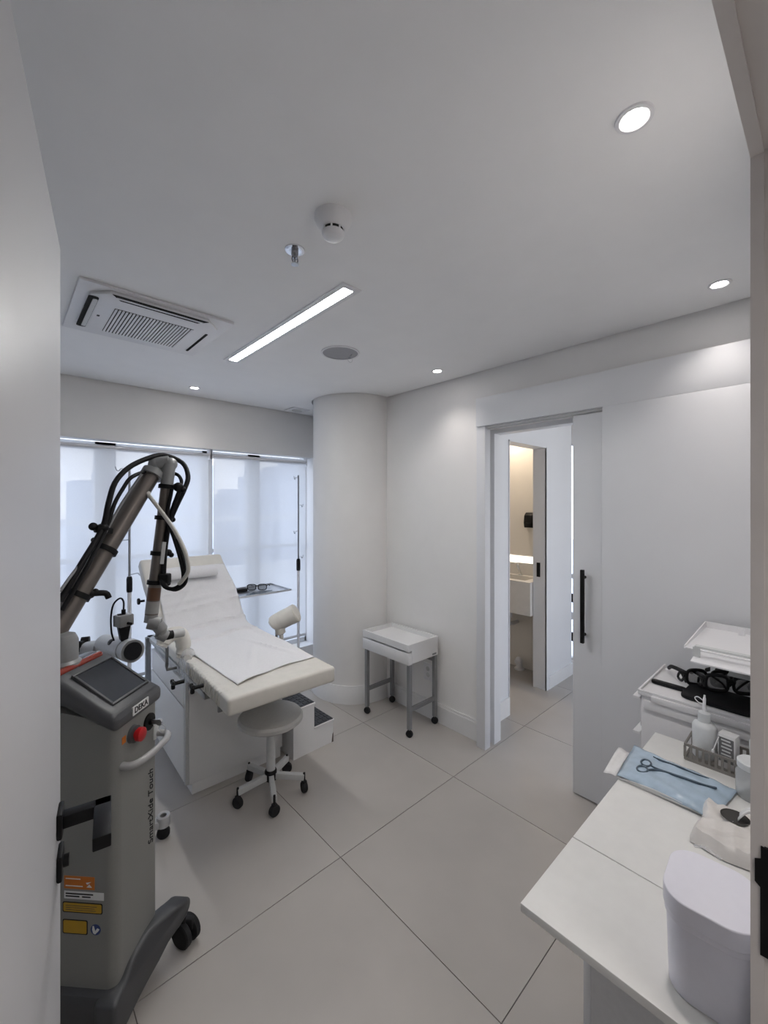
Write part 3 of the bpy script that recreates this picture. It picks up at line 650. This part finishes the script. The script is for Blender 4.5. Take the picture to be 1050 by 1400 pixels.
# ================================================================== INSTRUMENT TRAY AND GLASSES
Y = thing('instrument_stand', 'stainless instrument tray stand behind the right of the bed', 'tray stand', (1.55, 3.25, 0), 0)
obj('tray', B().box(-.24, .23, -.17, .17, .834, .838).box(-.245, .235, -.178, -.17, .834, .848).box(-.245, .235, .17, .178, .834, .848).box(-.248, -.24, -.178, .178, .834, .848).box(.23, .238, -.178, .178, .834, .848), STEEL, Y, False)
obj('post', B().cyl((-.20, .05, .05), (-.20, .05, .82), .011).bar((-.20, .05, .825), (.1, .05, .825), .02, .014), STEEL, Y)
obj('base', B().bar((-.20, .19, .045), (-.20, -.13, .045), .03, .02).bar((-.20, .03, .045), (.12, .03, .045), .03, .02).box(-.215, -.185, .165, .195, 0, .04).box(-.215, -.185, -.135, -.105, 0, .04).box(.10, .13, .015, .045, 0, .04), STEEL, Y)
def rim(cx, w, h, n=16, e=3.2):
    out = []
    for k in range(n):
        a = 2*PI*k/n; c_, s_ = math.cos(a), math.sin(a)
        out.append((cx+w*abs(c_)**(2/e)*(1 if c_ > 0 else -1), 0, h*abs(s_)**(2/e)*(1 if s_ > 0 else -1)))
    return out
def glasses(name, lb, loc, rz, tilt, m, sc=1., r=.003, thick=1.0, lens=LENS):
    g = thing(name, lb, 'glasses', loc, rz)
    f = B()
    for s_ in (-1, 1): f.tube([(x*sc, y, (z+.021)*sc) for x, y, z in rim(s_*.036, .029, .019)], r, 8, 2, True)
    f.tube([(-.010*sc, 0, .026*sc), (0, -.003, .030*sc), (.010*sc, 0, .026*sc)], r*1.1, 8, 3)
    obj('frame', f, m, g)
    for s_ in (-1, 1):
        obj('lens', B().prism([(x*sc, (z+.021)*sc) for x, y, z in rim(s_*.036, .028, .018)], -.0008, .0008, 'y'), lens, g)
        obj('temple', B().tube([(s_*.064*sc, 0, .030*sc), (s_*.068*sc, .012*sc, .030*sc), (s_*.066*sc, .09*sc, .020*sc), (s_*.060*sc, .125*sc, .006*sc)], r*thick, 7, 3), m, g)
    g.rotation_euler = (tilt, 0, rz); return g
glasses('spectacles', 'black rimmed spectacles lying on the steel instrument tray', (1.575, 3.26, .8395), math.radians(-38), 0, BLKP, 1.2, .0035)
rc = B().tube([(1.42, 3.13, .8415), (1.50, 3.12, .842), (1.58, 3.11, .8415)], .0025, 6, 2).tube([(1.46, 3.15, .8415), (1.56, 3.17, .8415), (1.66, 3.16, .8415)], .0025, 6, 2).tube([(1.5+.012*math.cos(k), 3.165+.012*math.sin(k), .8415) for k in range(6)], .002, 6, 2, True)
tag(obj('forceps', rc, INSTR), 'thin dark steel forceps beside the spectacles on the tray', 'forceps')
tag(obj('red_cap', B().lathe([(0, 0), (.020, 0), (.022, .004), (.022, .034), (.018, .040), (0, .040)], (1.345, 3.20, .838)), REDP), 'small red cap at the left of the instrument tray', 'cap')
tag(obj('instrument_case', B().box(1.37, 1.50, 3.27, 3.33, .838, .864, .006), BLKP), 'dark slim case lying at the back of the instrument tray', 'case')

# ================================================================== STEP STOOL AND ROUND STOOL
Q = thing('step_stool', 'white two step stool with black rubber treads beside the bed', 'step stool', (1.457, 2.43, 0), math.radians(1))
obj('body', B().prism([(-.150, 0), (.148, 0), (.148, .135), (.0, .135), (.0, .290), (-.150, .290)], -.20, .20, 'y'), MDF, Q, False)
obj('step_board', B().box(-.150, .006, -.205, .205, .290, .304, .002), MDF, Q); obj('step_board', B().box(.0, .154, -.205, .205, .135, .148, .002), MDF, Q)
for x0, x1, z in ((-.146, .001, .304), (.003, .149, .148)):
    td = B().box(x0, x1, -.198, .198, z, z+.003)
    for i in range(4):
        for j in range(10):
            xx = x0+.018+(x1-x0-.036)*i/3; yy = -.175+.350*j/9; td.box(xx-.012, xx+.012, yy-.012, yy+.012, z+.003, z+.0055)
    obj('rubber_tread', td, mat('rubber_tread', (.03, .032, .038), .55), Q, False)
obj('chipped_corner', B().prism([(.135, 0), (.1485, 0), (.1485, .062), (.142, .050)], -.2008, -.199, 'y'), WOOD, Q, False)['label'] = 'brown chipped corner'
U = thing('round_stool', 'round grey swivel stool on five black casters', 'stool', (1.075, 2.062, 0))
obj('seat', B().lathe([(0, .378), (.06, .38), (.158, .388), (.170, .398), (.170, .414), (.160, .426), (.10, .432), (0, .433)], seg=40), mat('stool_vinyl', (.47, .465, .45), .5), U)
obj('column', B().cyl((0, 0, .10), (0, 0, .38), .023), LGREY, U)
obj('hub', B().lathe([(0, .075), (.03, .075), (.032, .12), (.028, .128), (0, .128)]), BLKP, U)
for k in range(5):
    a = math.radians(-114+72*k+2); c, s_ = math.cos(a), math.sin(a)
    lg = obj('leg', B().bar((.02*c, .02*s_, .096), (.178*c, .178*s_, .082), .026, .030, .002), LGREY, U)
    w_ = Vector((.178*c, .178*s_, .028))
    obj('caster', B().lathe([(0, -.014), (.024, -.014), (.028, -.009), (.028, .009), (.024, .014), (0, .014)], w_, (-s_*.5+c, c*.5+s_, 0), 20).cyl(w_, w_+Vector((0, 0, .075)), .006).box(w_.x-.012, w_.x+.012, w_.y-.012, w_.y+.012, .045, .062, .004), RUBBER, lg)

# ================================================================== TROLLEY CART
K_ = thing('drawer_trolley', 'white single drawer side trolley on grey legs in the corner', 'trolley', (2.137, 2.142, 0))
hx, hy = .143, .235
obj('tray_top', B().box(-hx+.02, hx, -hy, hy, .492, .590).box(-hx, -hx+.02, -hy, hy, .580, .590).box(-hx-.014, -hx, -hy, hy, .578, .622).box(-hx, -hx+.004, -hy+.010, hy-.010, .59, .622).box(hx-.010, hx, -hy+.01, hy-.01, .59, .622).box(-hx, hx, hy-.010, hy, .59, .622).box(-hx, hx, -hy, -hy+.010, .59, .622), MDF, K_, False)
obj('drawer', B().box(-hx-.014, -hx+.018, -hy, hy, .488, .566, .001), MDF, K_)
obj('side_plate', B().box(hx-.06, hx-.02, -hy-.002, -hy, .500, .512), ALU, K_, False)
for sx_ in (-1, 1):
    for sy_ in (-1, 1):
        x, y = sx_*(hx-.014), sy_*(hy-.018)
        lg = obj('leg', B().box(x-.0125, x+.0125, y-.0125, y+.0125, .055, .492), ALU, K_, False)
        obj('caster', B().lathe([(0, -.011), (.021, -.011), (.024, -.007), (.024, .007), (.021, .011), (0, .011)], (x, y, .0245), (1, .4, 0), 18).cyl((x, y, .03), (x, y, .06), .006), RUBBER, lg)
for y in (-1, 1): obj('cross_rail', B().box(-hx+.0265, hx-.0265, y*(hy-.018)-.01, y*(hy-.018)+.01, .17, .195), ALU, K_, False)
obj('cross_rail', B().box(hx-.0265, hx-.0015, -hy+.03, hy-.03, .445, .465), ALU, K_, False)
ol = thing('wall_outlet', 'white double wall socket behind the trolley', 'socket', (2.308, 2.02, .33))
obj('cover_plate', B().box(-.007, 0, -.042, .042, -.062, .062, .003), WPLAS, ol)
for z in (-.022, .022): obj('socket', B().lathe([(0, .0085), (.010, .0085), (.017, .007), (.017, .005), (0, .005)], (0, 0, z), (-1, 0, 0)), LGREY, ol)

# ================================================================== COUNTER AND ITS CABINET
ZC = .72
ct = thing('counter', 'white laminate counter with a drop leaf at its near end', 'counter', (1.28, .27, 0))
obj('drop_leaf', B().box(-.478, -.2225, -.190, .178, ZC-.018, ZC, .002), TOP, ct)
obj('worktop', B().box(-.2205, .487, -.190, .178, ZC-.018, ZC, .002), TOP, ct)
bc = thing('base_cabinet', 'plain grey cabinet under the counter', 'cabinet', (1.40, .26, 0))
obj('carcass', B().box(-.335, .335, -.175, .147, .08, .7015), mat('cabinet_melamine', (.62, .62, .63), .45), bc, False)
obj('door', B().box(-.333, -.002, .148, .165, .09, .698, .001), LACQ, bc); obj('door', B().box(.002, .333, .148, .165, .09, .698, .001), LACQ, bc)
obj('plinth', B().box(-.32, .32, -.16, .12, 0, .08), LACQ, bc, False)

# drawer tower with lid at the far end
dt = thing('drawer_tower', 'grey plastic drawer tower standing past the counter end', 'drawer unit', (1.985, .305, 0))
gp = mat('grey_plastic', (.74, .735, .75), .38, var=.01)
obj('body', B().box(-.178, .178, -.205, .200, .02, .825, .004), gp, dt)
obj('lid', B().box(-.185, .185, -.21, .21, .825, .838, .003).box(-.185, -.178, -.21, .21, .838, .846, .001).box(-.178, .185, .203, .21, .838, .846, .001), gp, dt)
obj('lid_grip', B().box(-.194, -.183, -.13, .165, .812, .836, .004).box(-.188, -.178, -.19, .19, .778, .812, .003), gp, dt)
for z in (.09, .28, .47, .62, .755):
    d = obj('drawer', B().box(-.165, .165, .200, .206, z-.055, z+.06), gp, dt, False)
    obj('drawer_lip', B().box(-.18, .16, .204, .228, z+.052, z+.06), WPLAS, d, False)
for x in (-.15, .15):
    for y in (-.17, .17): obj('foot', B().cyl((x, y, 0), (x, y, .022), .015), BLKP, dt)
# letter trays stacked on it
tr = thing('tray_rack', 'white plastic tray rack standing on the drawer tower', 'tray rack', (2.0, .21, .838))
obj('tray', B().box(-.178, .18, -.10, .158, .196, .200).box(.176, .18, -.10, .158, .20, .224), WPLAS, tr, False)
obj('side_rim', B().prism([(-.18, .196), (-.175, .206), (.18, .224), (.18, .196)], .158, .162, 'y'), WPLAS, tr, False)
obj('front_lip', B().prism([(-.178, .125), (-.310, .118), (-.310, -.10), (-.178, -.10)], .190, .1955, 'z', .001), WPLAS, tr)
obj('loop_handle', B().bar((-.25, .112, .195), (-.25, .112, .228), .020, .007).bar((-.25, .116, .231), (-.25, -.10, .231), .022, .007), mat('tray_shade_grey', (.62, .64, .64), .4), tr)
for x, y in ((.165, .130), (.165, -.09), (-.11, -.09)): obj('post', B().box(x-.01, x+.01, y-.01, y+.01, 0, .196), WPLAS, tr, False)
obj('divider', B().box(.140, .146, .03, .05, .2, .226), WPLAS, tr, False)
obj('inner_shelf', B().box(-.03, .175, -.10, .06, .085, .089), mat('grey_shelf', (.42, .44, .44), .5), tr, False)
# goggles and hand mirror on the tower lid
LM = clear('goggle_lens', (.35, .36, .37), .5, .15)
def goggles(lb, loc, rz):
    g = glasses('goggles', lb, loc, rz, 0, BLKP, 1.2, .0055, 1.2, LM)
    g.scale.z = 1.25
    f = B()
    for s_ in (-1, 1):
        f.tube([(s_*.07*1.15, 0, .008), (s_*.074*1.15, .03, .03), (s_*.07*1.15, .06, .006), (s_*.07*1.15, .03, .004), (s_*.07*1.15, .0, .04)], .0045, 7, 3)
        f.tube([(s_*.012, 0, .006), (s_*.03, -.008, .028), (s_*.062, 0, .046)], .0035, 7, 3)
    obj('side_shield', f, BLKP, g)
goggles('black safety goggles under the front edge of the white tray', (2.035, .335, .844), math.radians(-52))
goggles('black safety goggles resting on the black hand mirror', (1.985, .262, .857), math.radians(-60))
hm = thing('hand_mirror', 'black paddle hand mirror lying on the grey tower lid', 'hand mirror', (1.93, .28, .839), math.radians(-3))
obj('paddle', B().prism(rrect(-.085, .085, -.10, .11, .03), .0, .012, 'z', .003, 2, 'caps'), BLKP, hm)
obj('grip', B().prism(rrect(-.026, .004, .105, .222, .014), .0, .012, 'z', .003, 2, 'caps'), BLKP, hm)

# ================================================================== ITEMS ON THE COUNTER
bn = thing('lidded_bin', 'white oblong lidded bin at the near end of the counter', 'bin', (.911, .1465, ZC), math.radians(4))
def stad(w, l, r_=.040): return rrect(-w, w, -l, l, r_, 8)
obj('body', B().prism(stad(.068, .061), .0, .125, 'z', .003, 2, 'caps'), LAVEN, bn)
for v in bn.children[0].data.vertices:
    f = .94+.06*(v.co.z/.125); v.co.x *= f; v.co.y *= f
obj('rim', B().prism(stad(.0695, .0635), .124, .136, 'z', .0015, 2, 'caps'), LAVEN, bn)
obj('lid', B().prism(stad(.0725, .0655, .043), .136, .168, 'z', .0025, 3, 'caps'), LAVEN, bn)
pz = ZC+.001
PX = [(1.385, .452), (1.60, .468), (1.568, .190), (1.372, .218)]
def pouchf(u, v):
    a = Vector((*PX[0], 0)).lerp(Vector((*PX[3], 0)), u); d = Vector((*PX[1], 0)).lerp(Vector((*PX[2], 0)), u)
    p = a.lerp(d, v); e = min(u, 1-u, .18)/.18*min(v, 1-v, .15)/.15
    p.z = pz+.006+.010*math.sin(e*PI/2)+.0015*math.sin(v*21+u*9)+.001*math.sin(u*33)+.006*(1-v)*max(0, math.sin(u*PI)); return p
tag(obj('sterile_pouch', B().grid(pouchf, 26, 22), POUCH, solid=.0016), 'blue sterilisation pouch lying flat across the counter', 'pouch')
po = bpy.data.objects['sterile_pouch']
obj('paper_strip', B().grid(lambda u, v: Vector((PX[0][0]-.012+.17*v, .453+.034*u+.012*v, pz+.007+.003*math.sin(u*5+v*4))), 4, 8), PAPER, po, solid=.001)
obj('white_backing', B().grid(lambda u, v: Vector((1.3815-.004*v, .45-.215*u, pz+.001+.016*v*math.sin(u*PI*.9+.2))), 20, 3), PAPER, po, solid=.001)
zf = pz+.0205
def ring(cx, cy, rx, ry, rot): return [(cx+rx*math.cos(a)*math.cos(rot)-ry*math.sin(a)*math.sin(rot), cy+rx*math.cos(a)*math.sin(rot)+ry*math.sin(a)*math.cos(rot), zf) for a in [2*PI*k/12 for k in range(12)]]
sc = thing('surgical_scissors', 'long dark surgical scissors in the blue pouch', 'scissors', (0, 0, 0))
obj('finger_ring', B().tube(ring(1.494, .404, .019, .013, .1), .003, 7, 2, True), INSTR, sc); obj('finger_ring', B().tube(ring(1.450, .402, .019, .013, -.1), .003, 7, 2, True), INSTR, sc)
obj('blade', B().tube([(1.490, .392, zf), (1.485, .370, zf), (1.496, .300, zf), (1.500, .255, zf), (1.507, .232, zf)], .003, 7, 3), INSTR, sc); obj('blade', B().tube([(1.458, .390, zf), (1.478, .365, zf+.002), (1.491, .300, zf+.002), (1.497, .256, zf+.002), (1.506, .230, zf+.002)], .003, 7, 3), INSTR, sc)
tag(obj('surgical_probe', B().tube([(1.548, .398, zf), (1.543, .372, zf), (1.546, .33, zf), (1.545, .29, zf-.001), (1.552, .255, zf-.003)], [.0015, .003, .003, .002, .0015], 7, 3), INSTR), 'slim curved steel probe beside the scissors in the pouch', 'probe')
# tissue pack
tp = thing('tissue_pack', 'crumpled white film tissue pack behind the white bin', 'tissue pack', (1.33, .168, ZC))
def tpf(x, y):
    e = min(1, (1-abs(x))*7)*min(1, (1-abs(y))*6); e = math.sin(max(0, e)*PI/2)
    return .003+.031*e+.003*e*math.sin(x*9+y*5)+.002*e*math.sin(y*13-x*4)+.0015*e*math.sin(x*23+y*17)
b = B().grid(lambda u, v: Vector((-.115+.23*u+.006*math.sin(v*8), -.080+.155*v+.005*math.sin(u*9), tpf(2*u-1, 2*v-1))), 30, 24)
obj('wrapper', b, TISSUE, tp)
obj('hole_shade', B().lathe([(0, .0), (.026, .0), (.028, .002), (.030, .001)], (.045, .005, .0385), seg=24), mat('tissue_hole_shade', (.05, .048, .045), .9), tp)  # dark disc on the wrapper paints the shade inside the hole
for v in tp.children[1].data.vertices: v.co.x = .045+(v.co.x-.045)*.8
obj('tissue', B().grid(lambda u, v: Vector((.045+.03*(u-.5)*(1-.5*v), -.002-.035*v, .0405+.028*math.sin(v*2.2)+.006*math.sin(u*8))), 8, 8), PAPER, tp, solid=.001)
obj('wrapper_fold', B().tube([(-.112, .06, .02), (-.116, .04, .030), (-.115, .01, .022)], .003, 6, 3), FILM, tp)
# basket with bottles
bk = thing('basket', 'grey slatted plastic basket holding bottles on the counter', 'basket', (1.703, .222, ZC))
hw, hl = .054, .112
obj('tray_bottom', B().box(-hw, hw, -hl, hl, .001, .005), GBASK, bk, False)
obj('top_rim', B().box(-hw-.003, -hw+.002, -hl, hl, .046, .053).box(hw-.002, hw+.003, -hl, hl, .046, .053).box(-hw, hw, -hl-.003, -hl+.002, .046, .053).box(-hw, hw, hl-.002, hl+.003, .046, .053), GBASK, bk, False)
obj('lower_rim', B().box(-hw-.003, -hw+.002, -hl, hl, .0, .010).box(hw-.002, hw+.003, -hl, hl, .0, .010).box(-hw, hw, -hl-.003, -hl+.002, .0, .010).box(-hw, hw, hl-.002, hl+.003, .0, .010), GBASK, bk, False)
sm_ = None
for k in range(15):
    y = -hl+2*hl*k/14
    for x in (-hw-.0005, hw+.0005):
        if sm_ is None: sm_ = obj('slat', B().box(-.002, .002, -.0035, .0035, .010, .046), GBASK, bk, False); sm_.location = (x, y, 0)
        else:
            c = sm_.copy(); C.collection.objects.link(c); c.location = (x, y, 0)
def bottle(lb, x, y, r, h, m):
    t = thing('squeeze_bottle', lb, 'bottle', (x, y, ZC+.0055), math.radians(-15))
    obj('body', B().lathe([(0, 0), (r*.9, 0), (r, .006), (r*.97, h*.3), (r, h*.85), (r*.85, h*.94), (r*.45, h), (r*.42, h+.008), (0, h+.008)]), m, t)
    cp = obj('cap', B().lathe([(0, h), (r*.52, h), (r*.50, h+.028), (r*.2, h+.034), (0, h+.034)]), m, t)
    obj('spout', B().tube([(0, 0, h+.03), (0, 0, h+.065), (.002, 0, h+.085)], [.006, .0045, .003], 10, 3), WPLAS, cp)
    obj('spout_strap', B().tube([(0, 0, h+.064), (-.004, .016, h+.074), (-.002, .027, h+.066), (.0, .018, h+.055), (0, .003, h+.055)], .0017, 6, 3), WPLAS, cp)
bottle('milky squeeze bottle at the left end of the grey basket', 1.706, .293, .033, .115, MILKY)
bottle('milky squeeze bottle at the right end of the grey basket', 1.700, .150, .031, .118, MILKY)
bx = thing('carton', 'small white carton with dark print standing in the basket', 'carton', (1.690, .228, ZC+.0055), math.radians(-10))
obj('box', B().box(-.018, .018, -.022, .022, 0, .105, .001), PAPER, bx)
pb = obj('printed_panel', B().box(-.0186, -.018, -.018, .020, .02, .095), mat('carton_print', (.16, .16, .165), .5), bx, False)
for k in range(6): obj('print_line', B().box(-.0190, -.0186, -.014+.002*(k % 3), .012+.002*(k % 2), .03+.011*k, .035+.011*k), PAPER, pb, False)
tag(obj('cotton_swab', B().tube([(1.655, .262, ZC+.058), (1.668, .250, ZC+.10)], .0018, 7, 1).ball((1.655, .262, ZC+.054), .005, (1, 1, 1.6)), PAPER), 'white cotton swab leaning over the edge of the basket', 'cotton swab')
jr = thing('clear_jar', 'clear plastic jar between the basket and the tissue pack', 'jar', (1.575, .158, ZC))
obj('body', B().lathe([(0, 0), (.036, 0), (.040, .006), (.040, .07), (.034, .080), (.034, .086), (0, .086)]), CLEARP, jr)
obj('lid', B().lathe([(0, .084), (.037, .084), (.037, .100), (.034, .103), (0, .103)]), MILKY, jr)

# ================================================================== BATHROOM SEEN THROUGH THE DOORWAY
sk = thing('washbasin', 'white stone slab washbasin in the bathroom', 'sink', (3.475, 2.1, 0))
obj('apron', B().box(-.170, -.15, -.345, .45, .60, .886).box(-.15, .178, -.345, -.325, .60, .886).box(-.15, .178, .43, .45, .60, .886), STONE, sk, False)
obj('basin', B().box(-.15, .178, -.325, .43, .80, .82).box(-.15, -.10, -.325, .43, .82, .886).box(.10, .178, -.325, .43, .82, .886).box(-.10, .10, -.325, -.26, .82, .886).box(-.1, .1, .36, .43, .82, .886), STONE, sk, False)
obj('backsplash', B().box(.162, .178, -.345, .45, .886, .99), STONE, sk, False)
obj('drain_pipe', B().lathe([(0, .50), (.03, .50), (.034, .53), (.034, .60), (0, .60)], (.02, -.03, 0)).tube([(.02, -.03, .52), (.02, -.03, .45), (.08, -.03, .43), (.175, -.03, .43)], .018), WPLAS, sk)
fa_ = thing('faucet', 'slanted chrome faucet on the bathroom washbasin', 'faucet', (3.60, 2.005, .886))
obj('body', B().bar((0, 0, 0), (-.01, .035, .115), .022, .018, .003).box(-.018, .018, -.018, .018, 0, .008, .002), CHROME, fa_)
obj('spout', B().bar((0.0, .02, .117), (-.11, .055, .122), .024, .010, .002), CHROME, fa_)
ld = thing('mirror_light', 'warm glowing light strip above the bathroom backsplash', 'light', (3.64, 2.1, 0))
obj('channel', B().box(0, .015, -.345, .45, .992, 1.07), WPLAS, ld, False)
obj('glow_strip', B().box(-.004, 0, -.345, .45, 1.0, 1.062), LEDM, ld, False)
sd_ = thing('soap_dispenser', 'black wall soap dispenser above the washbasin', 'dispenser', (3.655, 1.92, 1.40))
obj('shell', B().prism([(0, -.065), (-.06, -.065), (-.07, -.02), (-.06, .05), (-.03, .075), (0, .075)], -.05, .05, 'y', .006, 2), BLKP, sd_)
obj('push_bar', B().box(-.076, -.066, -.03, .03, -.06, -.02, .004), BLACK, sd_)
tl = thing('waste_trap', 'white floor pipe under the bathroom washbasin', 'pipe', (3.60, 2.02, 0))
obj('bend', B().tube([(0, 0, .0), (0, 0, .07), (-.03, -.01, .10), (-.07, -.02, .085)], .028, 12), WPLAS, tl); obj('flange', B().cyl((0, 0, 0), (0, 0, .012), .045), WPLAS, tl)
gh = thing('glass_door_hardware', 'black and white lock fittings glimpsed in the corridor gap', 'lock', (3.905, 1.575, 0))
gh.location = (3.915, 1.725, 0)
obj('lock_case', B().box(0, .01, -.08, .0, .64, .72), BLACK, gh, False); obj('lock_case', B().box(0, .01, -.08, .0, .28, .36), BLACK, gh, False)
obj('escutcheon', B().lathe([(0, .004), (.03, .004), (.04, 0), (0, 0)], (0, -.045, .515), (-1, 0, 0)), WPLAS, gh)
def lamp(name, x, y, z, e, col, lb, soft=.05):
    downlight(x, y, lb, z, col, e, soft, 150)
lamp('b', 3.45, 2.1, 2.41, 30, (1, .82, .62), 'bathroom ceiling downlight above the washbasin')
lamp('c', 3.0, .5, 2.41, 3.5, (1, .95, .9), 'added unseen corridor downlight beyond the sliding door')  # extra lamp put in to light the corridor
lamp('h', .35, -.85, 2.41, 60, (1, .95, .9), 'entry hall downlight behind the open door', .2)
